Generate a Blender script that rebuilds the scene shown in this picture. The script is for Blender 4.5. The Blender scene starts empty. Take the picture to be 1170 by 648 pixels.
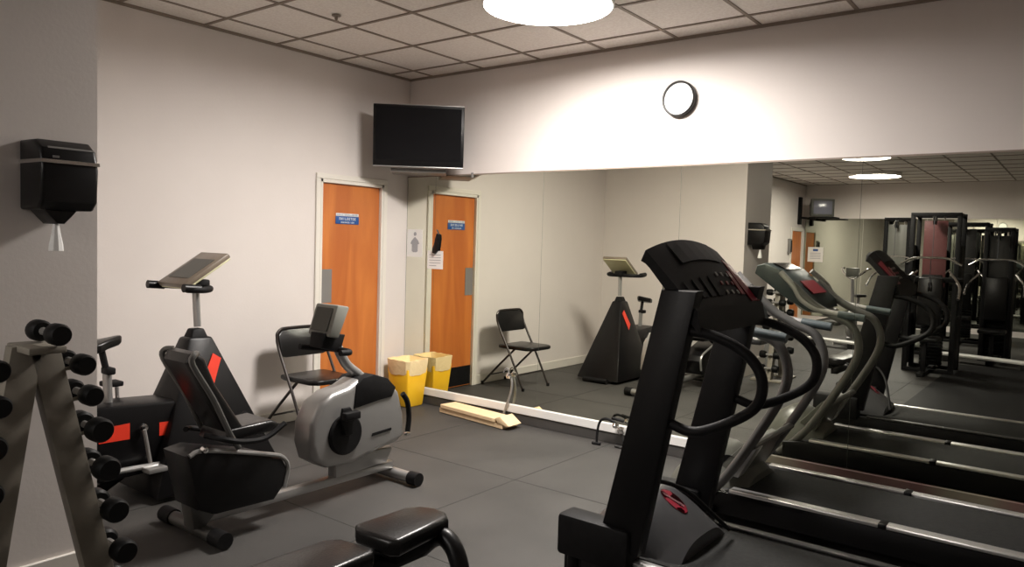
import bpy, bmesh, math, random
from mathutils import Vector, Matrix
random.seed(7)
C = bpy.context.scene.collection
V = Vector
H = 3.05

# ------------------------------------------------------------------ materials
def mat(name, col, rough=0.5, metal=0.0, noise=None, bump=None, coat=0.0, emis=None, spec=None):
    m = bpy.data.materials.new(name); m.use_nodes = True
    nt = m.node_tree; b = nt.nodes['Principled BSDF']
    b.inputs['Base Color'].default_value = (*col, 1)
    b.inputs['Roughness'].default_value = rough
    b.inputs['Metallic'].default_value = metal
    if coat: b.inputs['Coat Weight'].default_value = coat
    if spec is not None: b.inputs['Specular IOR Level'].default_value = spec
    if emis:
        b.inputs['Emission Color'].default_value = (*emis[0], 1)
        b.inputs['Emission Strength'].default_value = emis[1]
    tc = nt.nodes.new('ShaderNodeTexCoord')
    if noise:   # (scale, amount, second colour)
        n = nt.nodes.new('ShaderNodeTexNoise'); n.inputs['Scale'].default_value = noise[0]
        n.inputs['Detail'].default_value = 4
        nt.links.new(tc.outputs['Object'], n.inputs['Vector'])
        r = nt.nodes.new('ShaderNodeValToRGB')
        r.color_ramp.elements[0].position = 0.5 - noise[1]; r.color_ramp.elements[1].position = 0.5 + noise[1]
        r.color_ramp.elements[0].color = (*col, 1); r.color_ramp.elements[1].color = (*noise[2], 1)
        nt.links.new(n.outputs['Fac'], r.inputs['Fac'])
        nt.links.new(r.outputs['Color'], b.inputs['Base Color'])
    if bump:    # (scale, strength)
        n2 = nt.nodes.new('ShaderNodeTexNoise'); n2.inputs['Scale'].default_value = bump[0]
        n2.inputs['Detail'].default_value = 3
        nt.links.new(tc.outputs['Object'], n2.inputs['Vector'])
        bp = nt.nodes.new('ShaderNodeBump'); bp.inputs['Strength'].default_value = bump[1]
        bp.inputs['Distance'].default_value = 0.01
        nt.links.new(n2.outputs['Fac'], bp.inputs['Height'])
        nt.links.new(bp.outputs['Normal'], b.inputs['Normal'])
    return m

M = {}
M['wall'] = mat('wall_paint', (.69, .635, .60), .6, noise=(3, .3, (.72, .665, .63)), bump=(60, .05))
M['tile'] = mat('ceiling_tile', (.80, .74, .69), .9, noise=(55, .12, (.88, .83, .78)), bump=(90, .25))
M['tbar'] = mat('ceiling_bar', (.25, .20, .16), .6)  # brown puts the dark shadow lines of the ceiling grid into the bars
M['floor'] = mat('rubber_floor', (.034, .032, .030), .6, noise=(1.7, .28, (.066, .062, .058)), bump=(240, .25), spec=.35)
M['seam'] = mat('floor_seam', (.028, .027, .025), .8)
M['base'] = mat('baseboard_paint', (.66, .62, .56), .45, noise=(5, .3, (.7, .66, .6)))
M['cove'] = mat('rubber_skirting', (.05, .047, .044), .6, noise=(5, .3, (.065, .06, .056)))
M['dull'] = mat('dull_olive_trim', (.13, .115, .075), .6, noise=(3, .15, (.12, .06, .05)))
M['mirror'] = mat('mirror_glass', (.79, .795, .70), .0, 1.0)
M['darkmirror'] = mat('darkened_mirror_glass', (.56, .58, .50), .02, 1.0)  # darker copy of the mirror glass, tinted so rear reflections look dimmer
M['t2body'] = mat('dark_teal_console', (.022, .032, .034), .4)
M['mirrorback'] = mat('mirror_back', (.12, .13, .11), .6)
M['white'] = mat('white_plastic', (.8, .79, .76), .4)
M['paper'] = mat('paper', (.85, .84, .82), .8)
M['ink'] = mat('ink', (.08, .08, .09), .7)
M['inkgrey'] = mat('grey_ink', (.38, .38, .40), .8)
M['blue'] = mat('blue_sign', (.02, .09, .30), .35)
M['signwhite'] = mat('sign_white', (.75, .78, .82), .4)
M['frame'] = mat('door_frame_paint', (.74, .70, .63), .4)
M['black'] = mat('black_plastic', (.004, .0036, .004), .38, spec=.28)
M['matte'] = mat('matte_black', (.004, .0037, .004), .6, noise=(30, .2, (.007, .0065, .007)), spec=.2)
M['vinyl'] = mat('black_vinyl', (.007, .0065, .0065), .3, bump=(120, .1), spec=.35)
M['screen'] = mat('tv_screen', (.006, .006, .007), .12)
M['darkgrey'] = mat('dark_grey_plastic', (.028, .027, .026), .42, spec=.3)
M['grey'] = mat('grey_plastic', (.20, .19, .18), .42)
M['hood1'] = mat('smoky_hood', (.05, .05, .052), .32)
M['hood2'] = mat('olive_grey_hood', (.07, .07, .058), .4)
M['silver'] = mat('silver_paint', (.36, .352, .342), .34, .6)
M['chrome'] = mat('chrome', (.82, .80, .78), .14, 1.0)
M['rail'] = mat('brushed_rail', (.80, .79, .77), .3, .85, bump=(200, .03))
M['teal'] = mat('grey_teal_grip', (.05, .066, .07), .42)
M['tube'] = mat('grey_tube', (.10, .098, .093), .38, .4)
M['red'] = mat('red_decal', (.75, .045, .02), .4)
M['darkred'] = mat('dark_red_panel', (.16, .008, .018), .3)
M['pink'] = mat('pink_stripe', (.72, .36, .38), .4)
M['belt'] = mat('running_belt', (.018, .018, .0175), .8, noise=(40, .2, (.026, .026, .025)), bump=(150, .2), spec=.12)
M['board'] = mat('console_board', (.16, .125, .095), .35, noise=(9, .2, (.21, .17, .13)))
M['boardback'] = mat('console_back', (.55, .52, .33), .5)
M['greengrey'] = mat('green_grey_console', (.20, .20, .175), .4)
M['chairmetal'] = mat('brown_chair_metal', (.035, .028, .025), .35, .4)
M['rack'] = mat('rack_paint', (.20, .18, .145), .5, noise=(12, .2, (.24, .215, .175)))
M['iron'] = mat('black_iron', (.004, .004, .004), .5, spec=.2)
M['yellow'] = mat('yellow_plastic', (.92, .50, .012), .4, noise=(6, .3, (.98, .60, .03)))
M['cream'] = mat('cream_liner', (.93, .74, .42), .5, bump=(30, .5))
M['card'] = mat('cardboard', (.80, .58, .34), .8, noise=(14, .25, (.86, .65, .40)))
M['clockface'] = mat('clock_face', (.88, .88, .86), .4)
M['crt'] = mat('crt_glass', (.16, .16, .20), .2)
M['bezel'] = mat('crt_bezel', (.06, .06, .05), .4)
M['redcurtain'] = mat('dark_red_pad', (.10, .03, .03), .4)
M['lamp'] = mat('lamp_diffuser', (.9, .88, .84), .5, emis=((1.0, .945, .895), 68.0))
M['lamp2'] = mat('rear_lamp_diffuser', (.9, .88, .84), .5, emis=((1.0, .95, .90), 42.0))
M['lamprim'] = mat('lamp_rim', (.75, .72, .68), .4)

def wood():
    m = bpy.data.materials.new('orange_door_veneer'); m.use_nodes = True
    nt = m.node_tree; b = nt.nodes['Principled BSDF']; b.inputs['Roughness'].default_value = .42
    tc = nt.nodes.new('ShaderNodeTexCoord'); mp = nt.nodes.new('ShaderNodeMapping')
    mp.inputs['Scale'].default_value = (3, 3.2, .45)
    n = nt.nodes.new('ShaderNodeTexNoise'); n.inputs['Scale'].default_value = 2.2; n.inputs['Detail'].default_value = 6
    n.inputs['Distortion'].default_value = .6
    r = nt.nodes.new('ShaderNodeValToRGB')
    r.color_ramp.elements[0].position = .3; r.color_ramp.elements[1].position = .72
    r.color_ramp.elements[0].color = (.44, .115, .022, 1); r.color_ramp.elements[1].color = (.60, .195, .040, 1)
    nt.links.new(tc.outputs['Object'], mp.inputs['Vector']); nt.links.new(mp.outputs['Vector'], n.inputs['Vector'])
    nt.links.new(n.outputs['Fac'], r.inputs['Fac']); nt.links.new(r.outputs['Color'], b.inputs['Base Color'])
    return m
M['door'] = wood()

# ------------------------------------------------------------------ mesh helpers
def B(): return bmesh.new()

def add_box(bm, lo, hi, bev=0.0, seg=2, rot=None, piv=None):
    lo = V(lo); hi = V(hi)
    vs = [bm.verts.new((x, y, z)) for x in (lo.x, hi.x) for y in (lo.y, hi.y) for z in (lo.z, hi.z)]
    fs = [(0,1,3,2),(4,6,7,5),(0,4,5,1),(2,3,7,6),(0,2,6,4),(1,5,7,3)]
    F = [bm.faces.new([vs[i] for i in f]) for f in fs]
    geo = vs
    if bev:
        es = list({e for f in F for e in f.edges})
        r = bmesh.ops.bevel(bm, geom=es, offset=bev, segments=seg, affect='EDGES', profile=.5)
        geo = list({v for v in r['verts']} | {v for f in r['faces'] for v in f.verts})
        # include every vertex connected
        seen = set(geo); st = list(geo)
        while st:
            v = st.pop()
            for e in v.link_edges:
                o = e.other_vert(v)
                if o not in seen: seen.add(o); st.append(o)
        geo = list(seen)
    if rot is not None:
        c = V(piv) if piv is not None else (lo + hi) / 2
        for v in geo: v.co = c + rot @ (v.co - c)
    return geo

def R(ax, deg): return Matrix.Rotation(math.radians(deg), 3, ax)

def smooth(pts, n=6, closed=False):
    P = [V(p) for p in pts]; out = []
    N = len(P); rng = N if closed else N - 1
    for i in range(rng):
        p0 = P[(i-1) % N] if (closed or i > 0) else P[0]*2 - P[1]
        p1 = P[i]; p2 = P[(i+1) % N]
        p3 = P[(i+2) % N] if (closed or i + 2 < N) else P[-1]*2 - P[-2]
        for k in range(n):
            t = k / n
            out.append(.5*((2*p1) + (p2-p0)*t + (2*p0-5*p1+4*p2-p3)*t*t + (3*p1-p0-3*p2+p3)*t**3))
    if not closed: out.append(P[-1])
    return out

def add_tube(bm, pts, r, seg=10, sm=0, closed=False):
    P = smooth(pts, sm, closed) if sm else [V(p) for p in pts]
    n = len(P); rings = []
    rad = r if isinstance(r, (list, tuple)) else None
    def tan(i):
        if closed: return (P[(i+1) % n] - P[i-1]).normalized()
        if i == 0: return (P[1]-P[0]).normalized()
        if i == n-1: return (P[-1]-P[-2]).normalized()
        return ((P[i+1]-P[i]).normalized() + (P[i]-P[i-1]).normalized()).normalized()
    t = tan(0); u = t.orthogonal().normalized()
    for i in range(n):
        t2 = tan(i); q = t.rotation_difference(t2); u = (q @ u); u = (u - t2*u.dot(t2)).normalized(); t = t2
        w = t.cross(u)
        rr = (rad[0] + (rad[1]-rad[0])*i/(n-1)) if rad else r
        rings.append([bm.verts.new(P[i] + (u*math.cos(a) + w*math.sin(a))*rr) for a in [2*math.pi*k/seg for k in range(seg)]])
    for i in range(n if closed else n-1):
        a = rings[i]; b = rings[(i+1) % n]
        for k in range(seg):
            f = bm.faces.new((a[k], a[(k+1) % seg], b[(k+1) % seg], b[k])); f.smooth = True
    if not closed:
        bm.faces.new(rings[0][::-1]); bm.faces.new(rings[-1])

def add_prism(bm, prof, ax, a, b, bev=0.0, seg=2):
    """prof: 2D outline in the two other axes, extruded along ax from a to b"""
    def mk(p, s):
        if ax == 'x': return (s, p[0], p[1])
        if ax == 'y': return (p[0], s, p[1])
        return (p[0], p[1], s)
    lo = [bm.verts.new(mk(p, a)) for p in prof]; hi = [bm.verts.new(mk(p, b)) for p in prof]
    n = len(prof)
    f0 = bm.faces.new(lo[::-1]); f1 = bm.faces.new(hi)
    side = [bm.faces.new((lo[i], lo[(i+1) % n], hi[(i+1) % n], hi[i])) for i in range(n)]
    fs = [f0, f1] + side
    bmesh.ops.recalc_face_normals(bm, faces=fs)
    if bev:
        es = list({e for f in (f0, f1) for e in f.edges})
        bmesh.ops.bevel(bm, geom=es, offset=bev, segments=seg, affect='EDGES', profile=.5)

def add_hull8(bm, c8, bev=0.0):
    vs = [bm.verts.new(c) for c in c8]   # bottom 4 (ccw), top 4 (ccw)
    fs = [(3,2,1,0),(4,5,6,7),(0,1,5,4),(1,2,6,5),(2,3,7,6),(3,0,4,7)]
    F = [bm.faces.new([vs[i] for i in f]) for f in fs]
    bmesh.ops.recalc_face_normals(bm, faces=F)
    if bev:
        bmesh.ops.bevel(bm, geom=list({e for f in F for e in f.edges}), offset=bev, segments=2, affect='EDGES', profile=.5)

def add_lathe(bm, prof, c, axis='z', seg=32):
    """prof: (r, h) pairs"""
    def mk(r, h, a):
        x, y = r*math.cos(a), r*math.sin(a)
        if axis == 'z': return V(c) + V((x, y, h))
        if axis == 'y': return V(c) + V((x, h, y))
        return V(c) + V((h, x, y))
    rings = []
    for r, h in prof:
        if r < 1e-6: rings.append([bm.verts.new(mk(0, h, 0))])
        else: rings.append([bm.verts.new(mk(r, h, 2*math.pi*k/seg)) for k in range(seg)])
    F = []
    for a, b in zip(rings, rings[1:]):
        if len(a) == 1 and len(b) == 1: continue
        for k in range(seg):
            k2 = (k+1) % seg
            if len(a) == 1: F.append(bm.faces.new((a[0], b[k2], b[k])))
            elif len(b) == 1: F.append(bm.faces.new((a[k], a[k2], b[0])))
            else: F.append(bm.faces.new((a[k], a[k2], b[k2], b[k])))
    for f in F: f.smooth = True
    bmesh.ops.recalc_face_normals(bm, faces=F)

def root_loc(o):
    v = V((0, 0, 0))
    while o is not None:
        v += o.location; o = o.parent
    return v

def obj(name, bm, m, parent=None, loc=None, label=None, smooth_angle=35):
    base = root_loc(parent) if parent is not None else (V(loc) if loc else V((0, 0, 0)))
    if parent is None and loc is None:
        xs = [v.co for v in bm.verts]
        if xs:
            lo = V((min(c.x for c in xs), min(c.y for c in xs), min(c.z for c in xs)))
            hi = V((max(c.x for c in xs), max(c.y for c in xs), max(c.z for c in xs)))
            base = V(((lo.x+hi.x)/2, (lo.y+hi.y)/2, lo.z))
    for v in bm.verts: v.co -= base
    me = bpy.data.meshes.new(name); 
    for f in bm.faces: f.smooth = True
    bm.normal_update()
    for e in bm.edges:
        if len(e.link_faces) == 2:
            if e.link_faces[0].normal.angle(e.link_faces[1].normal, 0) > math.radians(smooth_angle): e.smooth = False
    bm.to_mesh(me); bm.free()
    if isinstance(m, (list, tuple)):
        for k in m: me.materials.append(M[k])
    else: me.materials.append(M[m])
    o = bpy.data.objects.new(name, me); C.objects.link(o)
    if parent is not None: o.parent = parent
    else: o.location = base
    if label: o['label'] = label
    return o

def thing(name, label, cat, loc, group=None):
    o = bpy.data.objects.new(name, None); C.objects.link(o); o.location = loc
    o.empty_display_size = .1
    o['label'] = label; o['category'] = cat
    if group: o['group'] = group
    return o

def tag(o, label, cat, group=None, kind=None):
    o['label'] = label; o['category'] = cat
    if group: o['group'] = group
    if kind: o['kind'] = kind
    return o

def struct(name, bm, m, parent=None, loc=(0, 0, 0)):
    o = obj(name, bm, m, parent, loc if parent is None else None)
    o['kind'] = 'structure'
    return o

def dup(root, loc, label=None, rotz=None):
    r = root.copy(); C.objects.link(r); r.location = loc
    if rotz is not None: r.rotation_euler = (0, 0, rotz)
    if label: r['label'] = label
    for ch in list(root.children):
        c = ch.copy(); C.objects.link(c); c.parent = r
        for g in ch.children:
            d = g.copy(); C.objects.link(d); d.parent = c
    return r

def put(lo, hi, name, m, parent, bev=0.0, label=None, rot=None, piv=None):
    bm = B(); add_box(bm, lo, hi, bev, rot=rot, piv=piv); return obj(name, bm, m, parent, label=label)

def tube(pts, r, name, m, parent, sm=0, seg=10, closed=False, label=None):
    bm = B(); add_tube(bm, pts, r, seg, sm, closed); return obj(name, bm, m, parent, label=label)

# ------------------------------------------------------------------ the room
XR = 7.6; YF = -12.45
PX, PY0, PY1 = 1.93, -3.66, -4.52      # the wall block beside the dumbbells
T = .12
bm = B(); add_box(bm, (-T, YF-T, -.1), (XR+T, T, 0)); struct('floor', bm, 'floor')
bm = B()
for y in (-1.25, -2.47, -3.69, -4.91): add_box(bm, (0.02 if y > PY0 or y < PY1 else PX+.02, y-.003, 0.0), (XR-.02, y+.003, .0012))
for x in (1.1, 2.32, 3.54, 4.76): add_box(bm, (x-.003, -5.2, 0.0), (x+.003, -.03, .0012))
o = struct('floor_seams', bm, 'seam'); o.name = 'trim_1'
bm = B(); add_box(bm, (-T, YF-T, H), (XR+T, T, H+.1)); struct('ceiling', bm, 'tile')
bm = B()
x = .293
while x < XR: add_box(bm, (x-.012, YF, H-.006), (x+.012, 0, H)); x += .6096
y = -.256
while y > YF: add_box(bm, (0, y-.012, H-.0065), (XR, y+.012, H)); y -= .6096
# wall angle along the edges
add_box(bm, (0, YF, H-.02), (.015, 0, H)); add_box(bm, (0, -.015, H-.02), (XR, 0, H))
struct('trim_2', bm, 'tbar')
DY0, DY1, DZ = -1.035, -.325, 2.03       # door opening in the wall on the x = 0 side
bm = B()
add_box(bm, (-T, PY0-.02, 0), (0, DY0, H)); add_box(bm, (-T, DY1, 0), (0, 0, H)); add_box(bm, (-T, DY0, DZ), (0, DY1, H))
RD0, RD1 = -12.33, -11.56                 # second door, far behind the camera
add_box(bm, (-T, RD1, 0), (0, PY1+.02, H)); add_box(bm, (-T, YF, 0), (0, RD0, H)); add_box(bm, (-T, RD0, DZ), (0, RD1, H))
struct('wall_left', bm, 'wall')
bm = B(); add_box(bm, (-T, 0, 0), (XR+T, T, H)); struct('wall_front', bm, 'wall')
bm = B(); add_box(bm, (-T, YF-T, 0), (XR+T, YF, H)); struct('wall_rear', bm, 'wall')
bm = B(); add_box(bm, (XR, YF, 0), (XR+T, 0, H)); struct('wall_right', bm, 'wall')
bm = B(); add_box(bm, (-.02, PY1, 0), (PX, PY0, H)); struct('wall_partition', bm, 'wall')
# baseboards
def baseboard(name, lo, hi, m='base'):
    bm = B(); add_box(bm, lo, hi, .004, 1); struct(name, bm, m)
baseboard('baseboard_left', (0, PY0, 0), (.015, DY0-.05, .10))
baseboard('baseboard_partition', (PX, PY1, 0), (PX+.014, PY0+.014, .20))
baseboard('baseboard_partition_side', (0.0, PY0, 0), (PX, PY0+.014, .10))
baseboard('baseboard_rear_side', (0, RD1+.06, 0), (.015, PY1, .10))
baseboard('baseboard_front', (.0, -.018, 0), (6.45, 0, .083), 'cove')

def make_door(n, y0, y1, z1, label):
    # casing
    bm = B()
    w = .035
    add_box(bm, (-T, y0-.0, 0), (.018, y0+w-.01, z1), .003, 1); add_box(bm, (-T, y1-w+.01, 0), (.018, y1, z1), .003, 1)
    add_box(bm, (-T, y0, z1-.03), (.018, y1, z1), .003, 1)
    add_box(bm, (0.001, y0-.045, 0), (.02, y0-.001, z1), .003, 1); add_box(bm, (0.001, y1+.001, 0), (.02, y1+.045, z1), .003, 1)
    add_box(bm, (0.001, y0-.045, z1+.001), (.021, y1+.045, z1+.045), .003, 1)
    fr = struct('trim_%d' % (n+2), bm, 'frame')
    bm = B(); add_box(bm, (-.06, y0+w-.008, .01), (-.012, y1-w+.008, z1-.032), .002, 1)
    d = struct('door_%d' % n, bm, 'door')
    return d

d1 = make_door(1, DY0, DY1, DZ, '')
o = put((-.012, DY0+.03, .97), (-.008, DY0+.15, 1.26), 'push_plate', 'grey', None)
o.parent = d1; o['label'] = 'dark grey metal push plate'
o = put((-.012, DY0+.03, .02), (-.009, DY1-.03, .22), 'kick_plate', 'matte', None); o.parent = d1
d2 = make_door(2, RD0, RD1, DZ, '')

# closing boxes behind the doors so that no daylight leaks in
bm = B(); add_box(bm, (-T-.05, DY0-.1, 0), (-T, DY1+.1, DZ+.1)); add_box(bm, (-T-.05, RD0-.1, 0), (-T, RD1+.1, DZ+.1))
struct('trim_5', bm, 'wall')

# door sign: a white heading strip over a blue plate with rows of white lettering
sg = thing('door_sign', 'small blue and white sign with rows of lettering on the orange door', 'sign', (-.012, -.725, 1.655))
put((-.012, -.855, 1.655), (-.006, -.595, 1.722), 'sign_plate', 'blue', sg, .002)
put((-.012, -.850, 1.724), (-.006, -.60, 1.748), 'heading_strip', 'signwhite', sg, .001)
def letters(bm, x, y0, y1, z0, z1, n, axis='y', th=.0012):
    """rows of small block-letter strokes"""
    w = (y1-y0)/n
    for i in range(n):
        a = y0 + i*w + w*.12; b = y0 + (i+1)*w - w*.12
        k = random.choice('EHNIOLT')
        s = (z1-z0)*.22; q = (b-a)*.26
        parts = {'E': [(a,a+q,z0,z1),(a,b,z0,z0+s),(a,b,z1-s,z1),(a,b-q,(z0+z1-s)/2,(z0+z1+s)/2)],
                 'H': [(a,a+q,z0,z1),(b-q,b,z0,z1),(a,b,(z0+z1-s)/2,(z0+z1+s)/2)],
                 'N': [(a,a+q,z0,z1),(b-q,b,z0,z1),(a,b,z1-s,z1)],
                 'I': [((a+b-q)/2,(a+b+q)/2,z0,z1)],
                 'O': [(a,a+q,z0,z1),(b-q,b,z0,z1),(a,b,z0,z0+s),(a,b,z1-s,z1)],
                 'L': [(a,a+q,z0,z1),(a,b,z0,z0+s)],
                 'T': [((a+b-q)/2,(a+b+q)/2,z0,z1),(a,b,z1-s,z1)]}[k]
        for (p, r, u, v) in parts:
            if axis == 'y': add_box(bm, (x, p, u), (x+th, r, v))
            else: add_box(bm, (p, x-th, u), (r, x, v))
bm = B(); letters(bm, -.006, -.82, -.63, 1.69, 1.712, 9); letters(bm, -.006, -.80, -.65, 1.663, 1.677, 11); obj('lettering', bm, 'signwhite', sg)
bm = B(); letters(bm, -.006, -.84, -.61, 1.729, 1.744, 14); obj('heading_lettering', bm, 'inkgrey', sg)

# ------------------------------------------------------------------ mirrors
seams = [0.004, .37, 1.59, 2.81, 4.03, 5.25, 6.40]
names = ['narrow wall mirror strip in the room corner behind the yellow bin and paper notice',
         'wall mirror panel reflecting the door and the folding chair, above the cardboard',
         'wall mirror panel reflecting the tall console bike, below the clock',
         'wall mirror panel behind the black treadmill console, reflecting the paper towel dispenser',
         'wall mirror panel at the silver treadmill handlebars, reflecting small television and ceiling lamp',
         'wall mirror panel at the frame edge, reflecting dark weight machines']
for i in range(6):
    bm = B(); add_box(bm, (seams[i]+.0012, -.009, .155), (seams[i+1]-.0012, -.007, 2.123))
    o = obj('wall_mirror', bm, 'mirror'); tag(o, names[i], 'mirror', 'mirror panels along the front wall')
bm = B(); add_box(bm, (.0, -.007, .15), (6.40, 0, 2.123)); struct('trim_9', bm, 'mirrorback')
for x_, n_ in ((.81, 'small metal clip holding the mirror top edge beside the television'),):
    bm = B(); add_box(bm, (x_-.012, -.016, 2.10), (x_+.012, 0, 2.145), .003, 1); tag(obj('mirror_clip', bm, 'grey'), n_, 'clip')
bm = B(); add_box(bm, (.0, -.026, .085), (3.05, 0.0, .154), .004, 1)
struct('trim_6', bm, 'white')
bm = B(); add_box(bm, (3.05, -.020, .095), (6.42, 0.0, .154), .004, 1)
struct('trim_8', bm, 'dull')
bm = B(); add_box(bm, (.0, -.012, 2.1235), (6.42, 0.0, 2.135)); struct('trim_7', bm, 'tbar')
for i, (a, b) in enumerate([(.02, 1.24), (1.245, 2.46), (2.465, 3.68), (3.685, 4.90), (4.905, 6.12)]):
    bm = B(); add_box(bm, (a, YF, .12), (b, YF+.008, 2.30))
    o = obj('wall_mirror', bm, 'darkmirror')
    tag(o, ['rear wall mirror panel beside the far orange door, seen in reflection', 'rear wall mirror panel behind the silver exercise bike, seen in reflection',
            'rear wall mirror panel behind the tall weight machine, seen in reflection', 'rear wall mirror panel right of the weight machines, seen in reflection',
            'rear wall mirror panel at the far room side'][i], 'mirror', 'mirror panels along the rear wall')

# notices taped on the mirror
n1 = thing('paper_notice', 'white paper notice with a grey figure drawing taped in the mirror corner', 'notice', (.12, -.010, 1.37))
put((.012, -.0105, 1.375), (.215, -.0088, 1.635), 'sheet', 'paper', n1)
bm = B()
add_lathe(bm, [(0, -.0125), (.018, -.0125), (.018, -.0105)], (.118, 0, 1.592), 'y', 16)
add_prism(bm, [(.075,1.53),(.118,1.565),(.16,1.53),(.175,1.50),(.155,1.495),(.155,1.43),(.135,1.42),(.10,1.42),(.08,1.43),(.078,1.495),(.058,1.50)], 'y', -.0125, -.0105)
obj('figure_drawing', bm, 'inkgrey', n1)
n2 = thing('paper_notice', 'small white sheet with printed lines taped to the mirror over the door reflection', 'notice', (.38, -.010, 1.27))
put((.285, -.0105, 1.272), (.482, -.0088, 1.44), 'sheet', 'paper', n2)
bm = B()
for z in (1.40, 1.375, 1.35, 1.325, 1.30): add_box(bm, (.31, -.0115, z), (.455 if z != 1.30 else .40, -.0105, z+.006))
obj('printed_lines', bm, 'inkgrey', n2)
hk = thing('hanging_clip', 'small black clip hanging on a strap above the printed sheet', 'clip', (.40, -.02, 1.41))
bm = B(); add_prism(bm, [(.365,1.42),(.395,1.412),(.425,1.44),(.44,1.55),(.435,1.59),(.415,1.60),(.40,1.56),(.385,1.50),(.365,1.46)], 'y', -.035, -.009, .004); obj('clip_body', bm, 'black', hk)
tube([(.42,-.012,1.59),(.41,-.014,1.62),(.395,-.012,1.635)], .004, 'strap', 'ink', hk, sm=3)

# ------------------------------------------------------------------ wall clock
ck = thing('wall_clock', 'round white wall clock with a dark rim high above the mirror', 'clock', (2.775, -.03, 2.48))
bm = B(); add_lathe(bm, [(.0, 0), (.122, 0), (.127, -.01), (.127, -.04), (.120, -.046), (.113, -.044), (.112, -.03)], (2.775, -.001, 2.606), 'y', 48); obj('rim', bm, 'darkgrey', ck)
bm = B(); add_lathe(bm, [(.0, -.032), (.1125, -.032), (.1125, -.02)], (2.775, -.001, 2.606), 'y', 48); obj('dial', bm, 'clockface', ck)
for k in range(12):
    a = math.radians(30*k); c = V((2.775+.096*math.sin(a), -.034, 2.606+.096*math.cos(a)))
    bm = B(); add_box(bm, c-V((.0025, .0005, .006)), c+V((.0025, .0005, .006)), rot=R('Y', math.degrees(a))); obj('hour_mark', bm, 'inkgrey', ck)
bm = B(); add_box(bm, (2.773, -.0365, 2.606), (2.777, -.0355, 2.665), rot=R('Y', 62), piv=(2.775, -.036, 2.606)); obj('hour_hand', bm, 'inkgrey', ck)
bm = B(); add_box(bm, (2.7738, -.0385, 2.60), (2.7762, -.0375, 2.69), rot=R('Y', -75), piv=(2.775, -.038, 2.606)); obj('minute_hand', bm, 'inkgrey', ck)

# ------------------------------------------------------------------ ceiling lamps and sprinkler
def lamp(x, y, r, label, m='lamp'):
    t = thing('ceiling_lamp', label, 'lamp', (x, y, H-.08), 'round ceiling lamps')
    bm = B(); add_lathe(bm, [(0, H-.0065), (r+.012, H-.0065), (r+.012, H-.066), (r, H-.068), (r-.004, H-.010)], (x, y, 0), 'z', 48); obj('rim', bm, 'lamprim', t)  # rim made deep to keep grazing light off the upper walls
    bm = B(); add_lathe(bm, [(r-.003, H-.013), (r*.96, H-.022), (r*.8, H-.028), (r*.5, H-.032), (r*.2, H-.034), (0, H-.034)], (x, y, 0), 'z', 48); obj('lamp_shade', bm, m, t)
lamp(2.47, -1.26, .395, 'large round glowing ceiling lamp above the floor near the clock')
lamp(2.40, -7.25, .34, 'round glowing ceiling lamp behind the camera, glimpsed at the mirror top edge', 'lamp2')
lamp(1.90, -10.2, .44, 'round glowing ceiling lamp at the far room end, seen in the mirror', 'lamp2')
sp = thing('fire_sprinkler', 'small brass fire sprinkler in a ceiling tile above the television', 'sprinkler', (1.03, -1.72, H-.05))
bm = B(); add_lathe(bm, [(0, H-.006), (.032, H-.006), (.03, H-.012), (.012, H-.014), (.01, H-.035), (0, H-.035)], (1.03, -1.72, 0), 'z', 20); obj('escutcheon', bm, 'tbar', sp)
bm = B(); add_lathe(bm, [(0, H-.044), (.02, H-.044), (.02, H-.047), (0, H-.047)], (1.03, -1.72, 0), 'z', 16); add_tube(bm, [(1.03,-1.72,H-.046),(1.03,-1.72,H-.03)], .004); obj('deflector', bm, 'tbar', sp)

# ------------------------------------------------------------------ television in the corner
A = V((.25, -.675)); Bp = V((.83, -.155)); du = (Bp-A).normalized(); nn = V((du.y, -du.x))   # nn faces the room
def tvp(s, d, z): return V((A.x+du.x*s+nn.x*d, A.y+du.y*s+nn.y*d, z))
W = (Bp-A).length
def tvbox(bm, s0, s1, d0, d1, z0, z1, bev=0, tilt=0):
    c8 = [tvp(s0,d0,z0), tvp(s1,d0,z0), tvp(s1,d1,z0), tvp(s0,d1,z0), tvp(s0,d0,z1), tvp(s1,d0,z1), tvp(s1,d1,z1), tvp(s0,d1,z1)]
    if tilt:
        for p in c8: 
            k = (p.z - 2.19)*tilt; p.x += nn.x*k; p.y += nn.y*k
    add_hull8(bm, c8, bev)
tv = thing('flat_television', 'black flat screen television on a bracket high in the room corner', 'television', (.54, -.41, 2.0))
bm = B(); tvbox(bm, 0, W, -.05, 0, 2.165, 2.69, .006, .06); obj('casing', bm, 'black', tv)
bm = B(); tvbox(bm, .025, W-.025, .0, .003, 2.22, 2.668, 0, .06); obj('screen', bm, 'screen', tv)
bm = B(); tvbox(bm, .0, W, -.012, .006, 2.158, 2.170, .002, .06); obj('lower_trim', bm, 'silver', tv)
bm = B(); tvbox(bm, W*.28, W, -.012, .006, 2.686, 2.692, .001, .06); obj('upper_trim', bm, 'silver', tv)
br = thing('tv_bracket', 'dark wall bracket holding the flat television in the corner', 'bracket', (.15, -.15, 2.1))
bm = B()
tvbox(bm, W/2-.12, W/2+.12, -.065, -.051, 2.28, 2.58, .003, .06)
add_tube(bm, [tvp(W/2, -.07, 2.35), V((.02, -.02, 2.35))], .022, 10)
obj('mount_arm', bm, 'matte', br)
bm = B(); tvbox(bm, W/2-.24, W/2+.24, -.36, -.06, 2.125, 2.155, .004); obj('mount_shelf', bm, 'grey', br)

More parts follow.
